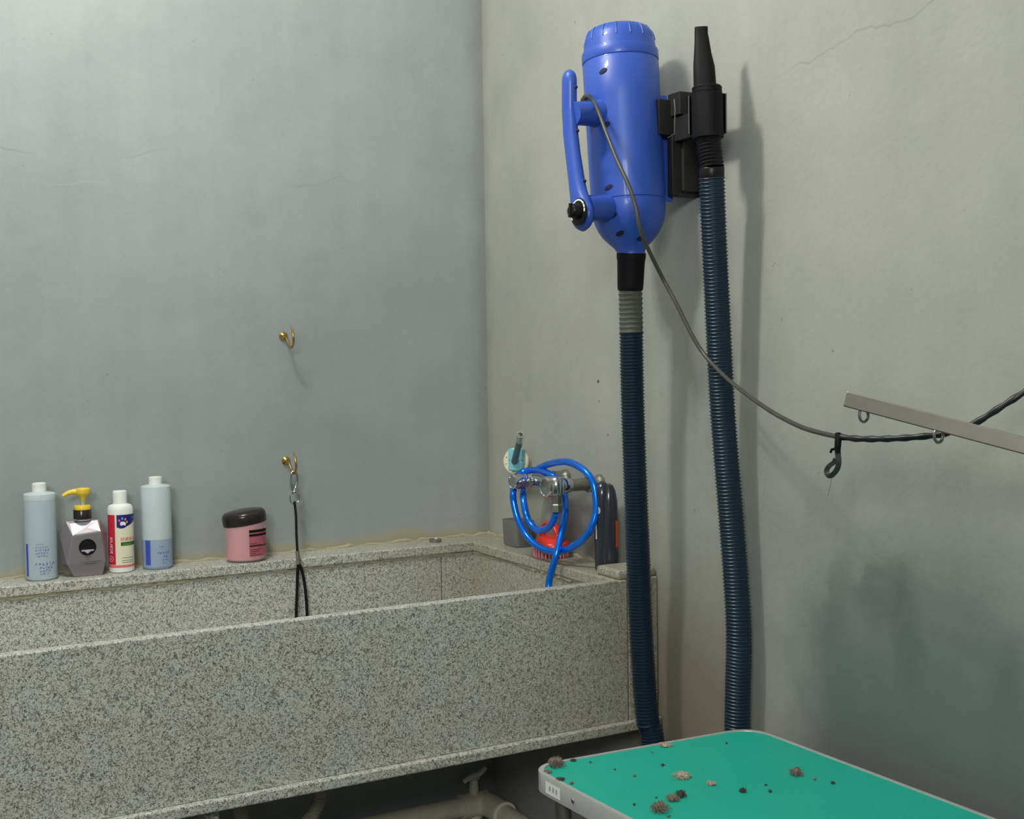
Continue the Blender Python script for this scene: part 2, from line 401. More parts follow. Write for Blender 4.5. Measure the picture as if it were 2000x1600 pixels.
# ------------------------------------------------------------------ pipes under the tub
pz = ony(830, 1592, -.07)[2]; vx = ony(926, 1570, -.07)[0]
pipe = thing('drain_pipe', 'dirty white plastic water pipe running low along both walls under the tub', 'pipe', (-.4, -.07, pz))
link('pipe_run', B().tube([(-2.2, -.07, pz), (vx-.03, -.07, pz)], .024, 24), M['pvc'], pipe)
link('pipe_run', B().tube([(-.06, -.12, pz), (-.06, -1.9, pz)], .024, 24), M['pvc'], pipe)
link('elbow', B().tube(spline([(vx+.03, -.07, pz), (-.10, -.07, pz), (-.072, -.078, pz), (-.06, -.10, pz), (-.06, -.16, pz)], .006), .0285, 24), M['pvc'], pipe)
link('tee', B().tube([(vx-.035, -.07, pz), (vx+.035, -.07, pz)], .030, 24).lathe((vx, -.07, pz-.03), [(.02, 0), (.02, .05), (.016, .056), (.012, .06), (.010, .09), (.016, .094), (.012, .1)], seg=20), M['pvc'], pipe)
link('coupling_ring', B().tube([(-.06, -.16, pz), (-.06, -.168, pz)], .0305, 24), M['cream'], pipe)
# handle of the stop valve
link('valve_handle', B().tube(spline([(vx-.030, -.075, pz+.062), (vx-.012, -.075, pz+.070), (vx+.012, -.075, pz+.074), (vx+.030, -.075, pz+.086)], .004), lambda t: .0055+.002*math.sin(t*math.pi), 10)
     .lathe((vx, -.072, pz+.045), [(.010, 0), (.008, .02), (.006, .028)], seg=14), M['white'], pipe)
y_d = -.33
pa, pb = ony(468, 1560, y_d), ony(626, 1528, y_d)
cx = (pa[0]+pb[0])/2; rad = (pb[0]-pa[0])/2; zt = ZB-.019; zc_ = (pa[2]+pb[2])/2
loop = [(pb[0], y_d, zt), (pb[0], y_d, (zt+zc_)/2), (pb[0], y_d, zc_+.01)]+[(cx+rad*math.cos(t), y_d, zc_-.01-rad*math.sin(t)*1.0) for t in np.linspace(0, math.pi, 9)]+[(pa[0]-.003, y_d, (zt+zc_)/2), (pa[0]-.005, y_d, zt)]
pth = spline(loop, .0016)
link_o = link('drain_hose', B().tube(pth, [.0135+.0016*math.sin(2*math.pi*i*.0016/.0064) for i in range(len(pth))], 20), plain('pale_ribbed_plastic', (196, 190, 176), .5, vary=.2))
tag(link_o, 'pale ribbed drain hose hanging in a loop beneath the granite tub', 'hose')

# ------------------------------------------------------------------ bottles on the back ledge
def zat(px, py, y): return ony(px, py, y)[2]
def tall_bottle(pxc, base_py, y, wpx, pys, label, filled, txt):
    P = ony(pxc, base_py, y); P[2] = ZL; k = mpp(P); R = wpx*k/2
    zsh, zcap0, zcap1 = (zat(pxc, q, y)-ZL for q in pys)
    t = thing('shampoo_bottle', label, 'bottle', P)
    prof = [(R*.86, 0), (R*.97, .003), (R, .008)]
    lv = filled*zsh
    link('liquid_level', B().lathe(P, prof+[(R, lv)], seg=48), M['liquid'] if txt == 2 else plain('full_bottle_liquid', (184, 202, 210), .3, vary=.03, trans=.1), t)
    link('bottle_body', B().lathe(P, [(R, lv+.0002), (R*.998, zsh-.002), (R*.98, zsh), (R*.86, zsh+.0018), (R*.45, zsh+.004), (R*.42, zcap0)], seg=48), M['clearblue'], t)
    rc = R*.44
    link('cap', B().lathe(P, [(rc, zcap0), (rc, zcap1-.003), (rc*1.02, zcap1-.003), (rc*1.0, zcap1-.0005), (rc*.7, zcap1+.0005), (rc*.3, zcap1+.001)], seg=36)
         , M['white'], t)
    return t, P, R, facing(P)
t1, P1, R1, th1 = tall_bottle(82, 1128, -.045, 60, (964, 962, 943), 'tall frosted pale blue bottle, nearly full, furthest left on the granite ledge', .93, 1)
t2, P2, R2, th2 = tall_bottle(308, 1104, -.042, 57, (949, 946, 931), 'tall frosted pale blue bottle, less than half full, beside the red-striped bottle', .36, 2)
rnd = random.Random(3)
def scribble(rows, P, R, th, dens=5):       # rows: (u0,u1,v,h): small printed characters too small to read in the photo
    b = B()
    for (u0, u1, v, h) in rows:
        u = u0
        while u < u1:
            wv = h*rnd.uniform(.7, 1.0)
            for _ in range(3):
                a = u+rnd.uniform(0, wv*.6); vv = v+rnd.uniform(-.4, .4)*h
                if rnd.random() < .5: s = rect2d(a, a+wv*.7, vv, vv+h*.16, 2)
                else: s = rect2d(a, a+h*.16, v-h*.45, v+h*.45, 2)
                b.add(*wrapped(s, P, R, th, P[2]))
            u += wv*1.35
    return b
k = mpp(P1)
link('printed_text', scribble([(-.009, .003, .074, .003), (-.011, .012, .068, .0035), (-.012, .013, .062, .004), (-.011, .013, .056, .004), (-.009, .012, .050, .004),
     (-.013, .021, .034, .0062), (-.004, .022, .026, .005), (-.004, .018, .020, .005), (-.004, .012, .0145, .004)], P1, R1, th1), M['ink'], t1)
b = B(); b.add(*wrapped(rect2d(-.034, -.0275, .010, .075), P1, R1, th1, ZL)); link('printed_panel', b, M['ink'], t1)
link('printed_text', scribble([(.004, .012, .048, .003), (0, .022, .035, .005), (.012, .022, .027, .005), (.010, .020, .020, .004), (.011, .020, .014, .004)], P2, R2, th2), M['ink'], t2)
b = B(); b.add(*wrapped(rect2d(-.0265, -.014, .010, .062), P2, R2, th2, ZL)); link('printed_panel', b, M['ink'], t2)

# white bottle with the coloured label
P = ony(238, 1113, -.045); P[2] = ZL; R = 48*mpp(P)/2; y = -.045
t = thing('shampoo_bottle', 'white screw-cap bottle with red stripe, navy paw badge and cream label on the ledge', 'bottle', P)
zz = lambda py: zat(238, py, y)-ZL
zs = zz(990); zc = zz(985); z1 = zz(958)
link('bottle_body', B().lathe(P, [(R*.85, 0), (R*.97, .002), (R, .007), (R, zs-.005), (R*.97, zs), (R*.88, zs+.004), (R*.55, zs+.007), (R*.5, zs+.012)], seg=48), M['white'], t)
rc = R*.545
link('cap', B().lathe(P, [(rc, zc), (rc, z1-.003), (rc*.96, z1-.001), (rc*.85, z1)], seg=48), M['white'], t)
th = facing(P); k = mpp(P); WR = lambda s, e=.0003: wrapped(s, P, R, th, ZL, e)
zl0, zl1 = zz(1104), zz(1003)
lab = link('label', B().add(*WR(rect2d(-R*1.35, R*1.9, zl0, zl1, 50))), M['cream'], t)
link('label_stripe', B().add(*WR(rect2d(-R*1.30, -R*.45, zl0+.005*1, zl1, 20), .0005)), M['crimson'], lab)
link('label_line', B().add(*WR(rect2d(-R*1.3, R*1.9, zl0-.001, zl0+.004, 40), .0005)), M['salmon'], lab)
nb = [(-R*.30, zl1)]+[(-R*.30+R*1.95*i/16, zl1) for i in range(1, 17)]
lowc = [(-R*.30+R*1.95*i/16, zl1-.026+.0*i+.016*abs((i-3)/13)**1.6*(1 if i > 3 else 0)-(.002 if 1 < i < 6 else 0)) for i in range(17)]
nv = nb+lowc; nf = [(i, i+1, 17+i+1, 17+i) for i in range(16)]
link('paw_badge', B().add(*WR((nv, nf), .0006)), M['navy'], lab)
pc = (R*.18, zl1-.0175)
link('paw_print', B().add(*WR(disc2d(pc[0], pc[1], .0055, .0036, rot=-.2), .0009)).add(*WR(disc2d(pc[0]-.003, pc[1]-.002, .0025), .0009)).add(*WR(disc2d(pc[0]+.0035, pc[1]-.0025, .0022), .0009)), M['white'], lab)
for dx, dy, mm in ((-.007, .006, 'pinkpad'), (-.001, .010, 'lblue'), (.005, .008, 'orangepad'), (.008, .002, 'lgreen')):
    link('toe_pad', B().add(*WR(disc2d(pc[0]+dx, pc[1]+dy, .0018, .0028, rot=-dx*40), .0009)), M[mm], lab)
tv, tf = text2d('acarus', .0135); tv = rot2(tv, math.pi/2)
link('lettering', B().add(*WR((shift(tv, -R*.86, zl0+.045), tf), .0009)), M['white'], lab)
tv, tf = text2d('⊕', .009); link('lettering', B().add(*WR((shift(rot2(tv, math.pi/2), -R*.86, zl0+.017), tf), .0009)), M['white'], lab)
tv, tf = text2d('除螨香波', .0085); link('lettering', B().add(*WR((shift(tv, R*.62, zz(1051)), tf), .0009)), M['salmon'], lab)
link('green_band', B().add(*WR(rect2d(-R*.02, R*1.6, zz(1063), zz(1056)), .0006)), M['dkgreen'], lab)
tv, tf = text2d('Shampoo', .0048); link('lettering', B().add(*WR((shift(tv, R*.50, zz(1060)), tf), .0009)), M['lgreen'], lab)
b = B()
for v in (1087, 1092, 1096): b.add(*WR(rect2d(R*.05, R*1.1, zz(v), zz(v)+.0008), .0006))
link('fine_print', b, M['dgrey'], lab)
tv, tf = text2d('SOS', .004); link('lettering', B().add(*WR((shift(tv, R*1.15, zl1-.007), tf), .0009)), M['white'], lab)

# faceted pump bottle
y = -.070
P = ony(172, 1120, y); P[2] = ZL; k = mpp(P)
t = thing('pump_bottle', 'faceted mauve pump bottle with yellow pump head and round black badge', 'bottle', P)
F = np.array([CAM[0]-P[0], CAM[1]-P[1], 0]); F /= np.linalg.norm(F); F = np.array([F[0]*.35, F[1], 0]); F /= np.linalg.norm(F)
U = np.array([-F[1], F[0], 0]); W = np.array((0, 0, 1.0))
def pp(zx, zy, dep):                        # photo crop coordinates -> bottle frame
    px, py = 110+zx/8, 930+zy/8
    return P+U*((px-172)*k)+W*((1122-py)*k*1.0)-F*dep
D0 = 0.0
pts = [pp(285, 880, D0), pp(705, 845, D0), pp(195, 1330, D0), pp(765, 1320, D0), pp(300, 1542, .004), pp(715, 1535, .004),
       pp(265, 700, .017), pp(672, 675, .017), pp(105, 890, .024), pp(812, 890, .024), pp(118, 1330, .024), pp(800, 1330, .024),
       pp(200, 665, .022), pp(720, 665, .022)]
pts += [p-F*(.048-2*0) for p in pts[:6]]+[pp(265, 700, .034), pp(672, 675, .034)]
bm = bmesh.new(); vv = [bm.verts.new(tuple(p-P)) for p in pts]; bmesh.ops.convex_hull(bm, input=vv)
bmesh.ops.dissolve_limit(bm, angle_limit=.02, verts=bm.verts, edges=bm.edges)
lowz = min(v.co.z for v in bm.verts)
for v in bm.verts:
    if v.co.z < .006: v.co.z = 0
me = bpy.data.meshes.new('bottle_body'); bm.to_mesh(me); bm.free(); me.materials.append(M['mauve'])
o = bpy.data.objects.new('bottle_body', me); COL.objects.link(o); o.parent = t
bv = o.modifiers.new('bevel', 'BEVEL'); bv.width = .0018; bv.segments = 2
fo = F*.0006
facet = B().add([pp(265, 705, .0165)+fo, pp(288, 878, 0)+fo, pp(668, 680, .0165)+fo], [(0, 1, 2)])
link('silver_facet', facet, M['silver'], t, False)
facet = B().add([pp(510, 775, .0085)+fo, pp(700, 842, 0)+fo, pp(668, 680, .0165)+fo], [(0, 1, 2)])
link('silver_facet', facet, plain('dull_silver_facet', (176, 170, 180), .35, metal=.3), t, False)
bc = pp(500, 1075, 0)
def flat(shape, c, e): vs, fs = shape; return [c+U*a+W*b_+F*e for a, b_ in vs], fs
badge = link('badge', B().add(*flat(disc2d(0, 0, 130/8*k, n=32), bc, .0005)), M['black'], t, False)
s = 1/8*k
link('badge_mark', B().add(*flat(rect2d(-92*s, 92*s, -62*s, -38*s, 2), bc, .0008)).add(*flat(([(-50*s, -62*s), (50*s, -62*s), (0, -100*s)], [(0, 1, 2)]), bc, .0008)), M['silver'], badge, False)
b = B()
b.add(*flat(([(r*math.cos(t_)*s, (45+r*math.sin(t_))*s) for r in (32, 36) for t_ in np.linspace(0, 2*math.pi, 24, endpoint=False)], [(i, (i+1) % 24, 24+(i+1) % 24, 24+i) for i in range(24)]), bc, .0008))
for i in range(9): b.add(*flat(rect2d((-100+i*24)*s, (-84+i*24)*s, -18*s, -6*s, 1), bc, .0008))
link('badge_print', b, M['dgrey'], badge, False)
b = B()
for row, u0, u1 in ((-235, -120, 190), (-262, -100, 120), (-155, -40, 50), (-190, -10, 10)):
    for u in np.arange(u0, u1, 16): b.add(*flat(rect2d(u*s, (u+rnd.uniform(8, 13))*s, row*s, (row+rnd.uniform(6, 10))*s, 1), bc, .0006))
link('fine_print', b, M['dgrey'], t, False)
nc = P+U*(-3*k)-F*.022; zq = lambda py: (1122-py)*k
rr = 17*k
link('neck', B().lathe(nc, [(rr*.8, zq(1014)), (rr*.8, zq(1009))], seg=32), M['silver'], t)
link('collar', B().lathe(nc-U*2*k, [(rr, zq(1010)), (rr*1.0, zq(993)), (rr*.96, zq(992))], seg=40), M['brown'], t)
pc2 = nc-U*1.5*k
pump = link('pump_head', B().lathe(pc2, [(rr*.9, zq(992.5)), (rr*.93, zq(986)), (rr*.84, zq(983.5)), (rr*.3, zq(983))], seg=36)
     .lathe(pc2+U*1.5*k, [(4*k, zq(974)), (5.5*k, zq(969)), (8*k, zq(966)), (12.5*k, zq(963)), (14*k, zq(959)), (13.5*k, zq(952)), (11*k, zq(950)), (4*k, zq(949.5))], seg=36)
     .tube(spline([pc2+W*zq(957), pc2-U*14*k+W*zq(956.5), pc2-U*26*k+W*zq(958.5), pc2-U*36*k+W*zq(964)], .002), lambda q_: (7-3.6*q_)*k, 14), M['yellow'], t)
link('pump_stem', B().lathe(pc2+U*1*k, [(4.2*k, zq(986)), (4.2*k, zq(972))], seg=20), M['ivory'], t)

# pink jar with a lopsided lid
y = -.052
P = ony(480, 1092, y); P[2] = ZL; k = mpp(P); R = 41*k
t = thing('cream_jar', 'clear jar of pink cream with a dark brown lid sitting askew', 'jar', P)
h = 78*k
link('jar_body', B().lathe(P, [(R*.88, 0), (R*.98, .003), (R, .008), (R*1.0, h-.003), (R*.98, h)], seg=56, cap=True), M['clear'], t)
link('pink_cream', B().lathe(P+np.array((0, 0, .004)), [(R*.84, 0), (R*.9, .004), (R*.9, h-.014), (R*.96, h-.010), (R*.965, h-.003)], seg=56), M['pink'], t)
tilt = np.array((-.13, .03, 1.0)); tilt /= np.linalg.norm(tilt)
link('lid', B().lathe(P+np.array((0, 0, h-.0045)), [(R*1.01, -.002), (R*1.035, 0), (R*1.035, .016), (R*1.0, .021), (R*.9, .0255), (R*.6, .028), (R*.2, .029)], axis=tilt, seg=56), M['brown'], t)
th = facing(P); z0 = ZL
lb = B().add(*wrapped(rect2d(R*.18, R*1.25, .014, h-.016, 20), P, R, th, z0))
lb_o = link('label', lb, plain('rose_label', (176, 96, 104), .4), t)
b = B()
for v0, v1 in ((h-.022, h-.016), (h-.030, h-.025), (h-.052, h-.050)): b.add(*wrapped(rect2d(R*.18, R*1.25, v0, v1, 20), P, R, th, z0, .0006))
for v in (.016, .020, .024, .028, .0375, .041): b.add(*wrapped(rect2d(R*.22, R*(.5+.4*rnd.random()), v, v+.0009, 10), P, R, th, z0, .0006))
link('label_stripe', b, M['black'], lb_o)

# small metal cap lying on the ledge
P = ony(850, 1053, -.05); P[2] = ZL; k = mpp(P)
tag(link('metal_cap', B().lathe(P, [(11*k, 0), (11.5*k, .002), (12*k, .004), (12*k, .007), (10*k, .0078), (9.4*k, .0062), (2*k, .006)], seg=32), M['steel']), 'small round metal cap lying on the back ledge near the corner', 'cap')

# ------------------------------------------------------------------ brass hooks and leash
def hook(px, py, label):
    P = ony(px, py, 0.0); x, _, z = P; t = thing('wall_hook', label, 'hook', P, None)
    link('rose', B().lathe((x, -.0005, z), [(.0095, 0), (.0095, .003), (.0065, .006), (.004, .008)], axis=(0, -1, 0), seg=24), M['brass'], t)
    pts = spline([(x, -.004, z), (x+.001, -.018, z-.004), (x+.002, -.032, z-.018), (x+.003, -.044, z-.026), (x+.004, -.056, z-.020), (x+.003, -.062, z-.006), (x+.002, -.060, z+.010), (x, -.056, z+.022)], .002)
    link('hook_wire', B().tube(pts, lambda q_: .0026-.0012*max(0, q_-.85)/.15, 12), M['brass'], t)
    return P
hook(553, 657, 'bare brass cup hook alone on the blue-grey wall, above the other hook')
HP = hook(558, 900, 'brass cup hook on the blue-grey wall that the black leash hangs from')
ls = thing('grooming_leash', 'black cord leash with a silver clip hanging from the lower hook into the tub', 'leash', (HP[0], -.05, HP[2]-.03))
hx = HP[0]+.003; hz = HP[2]-.026
yc = -.046
clip = link('snap_clip', B().tube(spline([(hx, yc, hz-.034), (hx-.007, yc, hz-.020), (hx-.006, yc, hz+.000), (hx, yc, hz+.0055), (hx+.006, yc, hz), (hx+.0065, yc, hz-.020)], .0015, closed=True), .0027, 10).tube([(hx-.004, yc, hz-.036), (hx-.0052, yc, hz-.024), (hx-.0065, yc, hz-.010)], [.0042, .0048, .003], 12)
     .lathe((hx, yc, hz-.046), [(.0045, 0), (.006, .002), (.006, .008), (.0035, .012)], seg=16), M['chrome'], ls)
link('swivel_ring', B().tube(spline([(hx-.008, yc, hz-.045), (hx+.008, yc, hz-.045), (hx+.0095, yc, hz-.058), (hx+.005, yc, hz-.066), (hx-.005, yc, hz-.066), (hx-.0095, yc, hz-.058)], .0015, closed=True), .0016, 8), M['chrome'], ls)
yE = -.103
A0 = np.array((hx, yc, hz-.063)); A1 = ony(581, 1078, yE); A2 = ony(583, 1102, yE-.001)
link('leash_cord', B().tube(spline([A0, A0+(A1-A0)*.3+np.array((0, -.004, 0)), A0+(A1-A0)*.65, A1], .006), .0036, 10, flat=.8), M['black'], ls)
link('slider', B().tube([A1+np.array((0, 0, .002)), A2], .0047, 12), M['steel'], ls)
for a, b_, c in (((581, 1120), (580, 1160), (579, 1215)), ((591, 1120), (597, 1160), (600, 1215))):
    l1, l2, l3 = ony(*a, yE), ony(*b_, yE), ony(*c, yE)
    bt = np.array(((l3[0]+ony(590, 1215, yE)[0])/2, yE-.01, ZB+.012))
    link('leash_loop', B().tube(spline([A2+np.array((0, 0, .004)), l1, l2, l3, bt], .006), .0034, 8), M['black'], ls)

# ------------------------------------------------------------------ blow dryer on the right wall
XD = -.115
Pt, Pb = onx(1208, 60, XD), onx(1233, 500, XD)
AXD = (Pt-Pb); Ld = np.linalg.norm(AXD); AXD /= Ld; kd = mpp((Pt+Pb)/2)
dry = thing('pet_dryer', 'bright blue hand-held pet dryer with long ribbed hose, hung on its wall bracket', 'dryer', Pb)
hy = lambda py: (500-py)/440*Ld
body_prof = [(27, 505), (26.5, 496), (28, 490), (34, 482), (43, 473.5), (53, 463), (61.5, 450), (68, 435), (71.5, 419), (72.3, 405), (72, 398)]
bp = [(r*kd, hy(y_)) for r, y_ in body_prof]+[(71.0*kd, hy(397)), (71.0*kd, hy(396)), (72.5*kd, hy(395))]+[(73.5*kd, hy(300)), (74*kd, hy(200)), (74.5*kd, hy(128)), (73.5*kd, hy(126.5))]
link('motor_housing', B().lathe(Pb, bp, axis=AXD, seg=72), M['blue'], dry)
cp = [(73.5, 126.5), (73.2, 125), (74.5, 124), (75, 122), (75, 107), (74, 104.5), (71.5, 103.5), (70.5, 98), (69.5, 88), (67.5, 76), (64, 68), (59, 62), (52, 58.5), (40, 57), (10, 56)]
capb = B().lathe(Pb, [(r*kd, hy(y_)) for r, y_ in cp], axis=AXD, seg=72)
cap = link('end_cap', capb, M['blue'], dry)
Xr = np.array((1.0, 0, 0)); Xr -= AXD*Xr.dot(AXD); Xr /= np.linalg.norm(Xr); Yr = np.cross(AXD, Xr)
for i in range(16):
    a = 2*math.pi*(i+.3)/16; d = Xr*math.cos(a)+Yr*math.sin(a)
    link('cap_rib', B().tube([Pb+AXD*hy(y_)+d*(r+.3)*kd for r, y_ in ((69.3, 86), (67.5, 76), (64, 68), (59, 62))], .0012, 6), M['blue'], cap)
# screw recesses that show on the side toward the room
vd = CAM-(Pt+Pb)/2; vd -= AXD*vd.dot(AXD); vd /= np.linalg.norm(vd); sd = np.cross(AXD, vd)
def body_r(py):
    P_ = sorted([(y_, r) for r, y_ in body_prof]+[(300, 73.5), (128, 74.5)]); return np.interp(py, [p[0] for p in P_], [p[1] for p in P_])*kd
for px, py in ((1180, 156), (1186, 258), (1191, 377), (1199, 430), (1212, 463), (1252, 473)):
    cxp = 1208+(py-60)*25/440; r = body_r(py); s_ = (px-cxp)*kd
    if abs(s_) > r*.95: continue
    n = vd*math.sqrt(r*r-s_*s_)+sd*s_
    # sd points to picture right or left: check against the camera axis
    if np.dot(sd, AX[0]) < 0: n = vd*math.sqrt(r*r-s_*s_)-sd*s_
    c = Pb+AXD*hy(py)+n
    drn = abs(np.interp(py+6, [400, 500], [0, 1]))
    nn = n/np.linalg.norm(n)-AXD*(.0 if py < 400 else (py-400)/100*.9); nn /= np.linalg.norm(nn)
    e1 = np.cross(nn, AXD); e1 /= np.linalg.norm(e1); e2 = np.cross(nn, e1)
    q1 = e1*.94+e2*.34; q2 = np.cross(nn, q1)
    link('screw_recess', B().rings([[c+nn*hh+(q1*math.cos(a)*.0085+q2*math.sin(a)*.0046)*s3 for a in np.linspace(0, 2*math.pi, 20, endpoint=False)] for hh, s3 in ((-.002, 1), (.0006, 1), (.0008, .8))]), M['navyhole'], dry)
# side tabs joining the bracket
link('mounting_rail', B().obox(onx(1296, 290, -.055), (.012, 0, 0), (0, .005, 0), AXD*.098).obox(onx(1296, 205, -.055), (.013, 0, 0), (0, .006, 0), AXD*.010).obox(onx(1296, 238, -.055), (.013, 0, 0), (0, .006, 0), AXD*.008), M['blue'], dry, True, .003)
# handle
XH = XD-.128
hp = [(1112, 150), (1112, 175), (1112, 215), (1114, 260), (1119, 300), (1124, 340), (1129, 370), (1135, 395)]
hpt = [onx(a, b_, XH) for a, b_ in hp]; kh = mpp(hpt[3])
hpth = spline(hpt, .004)
def hr(q_):
    return (13.2*math.sqrt(max(.02, 1-((.06-q_)/.06)**2)) if q_ < .06 else 13.2+ (1.0*q_) + (8*max(0, q_-.7)/.3))*kh
ww = lambda py: float(np.interp(py, [136, 138, 142, 148, 156, 220, 300, 350, 375, 395, 413, 430, 442, 449, 452], [2, 6.5, 11, 14, 15.5, 15.5, 16.5, 18, 21, 26, 31, 30, 22, 11, 2]))
tt = lambda py: float(np.interp(py, [136, 138, 142, 148, 156, 300, 380, 430, 442, 449, 452], [2, 6, 10, 12.8, 14, 14, 15, 15, 12, 7, 2]))
cc = lambda py: float(np.interp(py, [136, 215, 260, 300, 340, 370, 395, 413, 452], [1112, 1112, 1114.5, 1119, 1124.5, 1129, 1134, 1137, 1139]))
hb = B(); rg = []
for py in [136, 137, 138.5, 140.5, 143, 147, 152, 158]+list(range(166, 440, 7))+[440, 444, 447, 450, 452]:
    c = onx(cc(py), py, XH+.004); a_, b_ = ww(py)*kh*1.08, tt(py)*kh
    rg.append([c+np.array((math.cos(q_)*b_, math.sin(q_)*a_, 0)) for q_ in np.linspace(0, 2*math.pi, 28, endpoint=False)])
hb.rings(rg)
DC = onx(1137, 415, XH-.006); dn = np.array((-1.0, -.12, .08)); dn /= np.linalg.norm(dn)
hd = link('handle', hb, M['blue'], dry)
S1a, S1b = onx(1118, 222, XH+.004), Pb+AXD*hy(222)
S2a, S2b = onx(1141, 408, XH+.012), Pb+AXD*hy(405)
def stalk(a, b_, r0, r1):
    d = b_-a; return [a+d*q_ for q_ in np.linspace(0, .75, 10)], [r0+(r1-r0)*(q_**3) for q_ in np.linspace(0, 1, 10)]
p_, r_ = stalk(S1a, S1b, .021, .036); link('handle_stalk', B().tube(p_, r_, 28), M['blue'], dry)
p_, r_ = stalk(S2a, S2b, .024, .027); link('handle_stalk', B().tube(p_, r_, 28), M['blue'], dry)
for px, py in ((1120, 172), (1123, 257), (1137, 355)):
    c = onx(px, py, XH+.002); link('screw_recess', B().ball(c+np.array((0, -.0085, 0)), .0032, 12, 8), M['navyhole'], hd)
db = B().lathe(DC+dn*.0075, [(26.5*kh, 0), (26.5*kh, .0015), (24*kh, .0022), (8*kh, .0022)], axis=dn, ref=(0, 1, 0), seg=40, sx=.9)
dial = link('speed_dial', db, M['blackpl'], dry)
e1 = np.cross(dn, (0, 0, 1.0)); e1 /= np.linalg.norm(e1); e2 = np.cross(e1, dn)
e2 = e2 if e2[2] > 0 else -e2
for i in range(11):
    a = math.radians(-35+i*21); c = DC+dn*.0101+(e1*math.cos(a)*.9+e2*math.sin(a))*22.5*kh
    tdir = -e1*math.sin(a)+e2*math.cos(a); rdir = e1*math.cos(a)+e2*math.sin(a)
    link('dial_mark', B().obox(c, tdir*.0030, rdir*.0014, dn*.0004), M['white'], dial, False)
link('dial_knob', B().lathe(DC+dn*.0095, [(15*kh, 0), (14.5*kh, .008), (13*kh, .014), (10*kh, .0165), (3*kh, .017)], axis=dn, ref=(0, 1, 0), seg=32).obox(DC+dn*.0255, e2*.012, e1*.0025, dn*.003), M['blackpl'], dial)
# hose cuff and long hose: down to the floor behind the table and up to the nozzle
cuffa, cuffb = Pb+AXD*.002, onx(1231, 567, XD+.002)
ca = (cuffb-cuffa); Lc = np.linalg.norm(ca); ca /= Lc
link('hose_cuff', B().lathe(cuffa, [(25*kd, -.004), (28.5*kd, -.003), (28.5*kd, .005), (27*kd, .012), (25.5*kd, Lc-.01), (25*kd, Lc-.002), (24*kd, Lc)], axis=ca, seg=40), M['black'], dry)
RH = .0217
h1 = [cuffb-ca*.004, onx(1232, 600, XD+.003), onx(1233, 650, XD+.004), onx(1236, 800, -.105), ony(1243, 1000, -.775), ony(1248, 1130, -.763), ony(1253, 1250, -.760), ony(1264, 1400, -.764), ony(1276, 1455, -.770)]
XN = -.088
h2 = [onx(1440, 1420, -.036), onx(1443, 1250, -.036), onx(1437, 1130, -.038), onx(1427, 1000, -.042), onx(1411, 800, -.052), onx(1402, 620, -.064), onx(1394, 450, -.076), onx(1390, 345, XN+.004)]
zf = .027
mid = [np.array((h1[-1][0]+.01, -.80, .25)), np.array((h1[-1][0]+.02, -.83, .07)), np.array((-.05, -.885, zf)), np.array((-.045, -.945, zf+.02)), np.array((-.04, -.985, .2))]
def ribbed(pts, r, pitch, amp):
    st = pitch/5; p = spline(pts, st); return B().tube(p, [r-amp+2*amp*(max(0, math.sin(2*math.pi*i/5))**.7)*.5*2 for i in range(len(p))], 22)
link('hose_end_tape', ribbed(h1[:3], RH, .0085, .0008), M['hosedirt'], dry)
link('hose', ribbed(h1[2:]+mid+h2, RH, .0062, .0013), M['hose'], dry)
# nozzle end
def nrm(v): return v/np.linalg.norm(v)
n0, n1, n2, n3, n4 = onx(1390, 349, XN+.004), onx(1390, 328, XN+.002), onx(1383, 270, XN), onx(1381, 188, XN), onx(1370, 54, XN+.004)
kn = mpp(n2)
link('hose_collar', B().lathe(n0, [(24*kn, 0), (24.5*kn, .002), (24.5*kn, .018), (23*kn, .02)], axis=nrm(n1-n0), seg=36), M['blackpl'], dry)
lp = spline([n1, n2], n=60)
link('grip_section', B().tube(lp, [ (23.5+1.2*math.sin(i*.9))*kn for i in range(60)], 28), M['blackpl'], dry)
link('nozzle_cuff', B().lathe(n2-np.array((0, 0, .001)), [(24*kn, 0), (30*kn, .001), (31*kn, .01), (31*kn, .074), (28.5*kn, .076), (29.5*kn, .079), (28.5*kn, .082), (29.5*kn, .085), (27*kn, .088), (20*kn, .089)], axis=nrm(n3-n2), seg=40), M['black'], dry)
# flattened nozzle: rectangle-like section shrinking to a slot
vn = nrm(np.cross(np.cross((0, 0, 1.0), CAM-n3), (0, 0, 1.0)) if False else (CAM-n3)*np.array((1, 1, 0))); rn = np.array((-vn[1], vn[0], 0))
if np.dot(rn, AX[0]) < 0: rn = -rn
sec = [(1378, 190, 21, 20), (1376.5, 160, 20.5, 19), (1375, 130, 19.5, 17), (1372.5, 105, 16, 13), (1371, 80, 13.5, 9.5), (1369.5, 66, 12.2, 8), (1369.5, 53, 12, 7)]
rings = []
for px, py, a, b_ in sec:
    c = onx(px, py, XN+.002)
    rings.append([c+rn*math.copysign(abs(math.cos(t_))**.75, math.cos(t_))*a*1.07*kn+vn*math.copysign(abs(math.sin(t_))**.75, math.sin(t_))*b_*kn for t_ in np.linspace(0, 2*math.pi, 32, endpoint=False)])
c = onx(1369.5, 53, XN+.002)
rings.append([c+rn*math.cos(t_)*9.5*kn+vn*math.sin(t_)*5*kn for t_ in np.linspace(0, 2*math.pi, 32, endpoint=False)])
c = onx(1369.5, 66, XN+.002)
rings.append([c+rn*math.cos(t_)*8.5*kn+vn*math.sin(t_)*4.5*kn for t_ in np.linspace(0, 2*math.pi, 32, endpoint=False)])
link('nozzle', B().rings(rings), M['black'], dry)
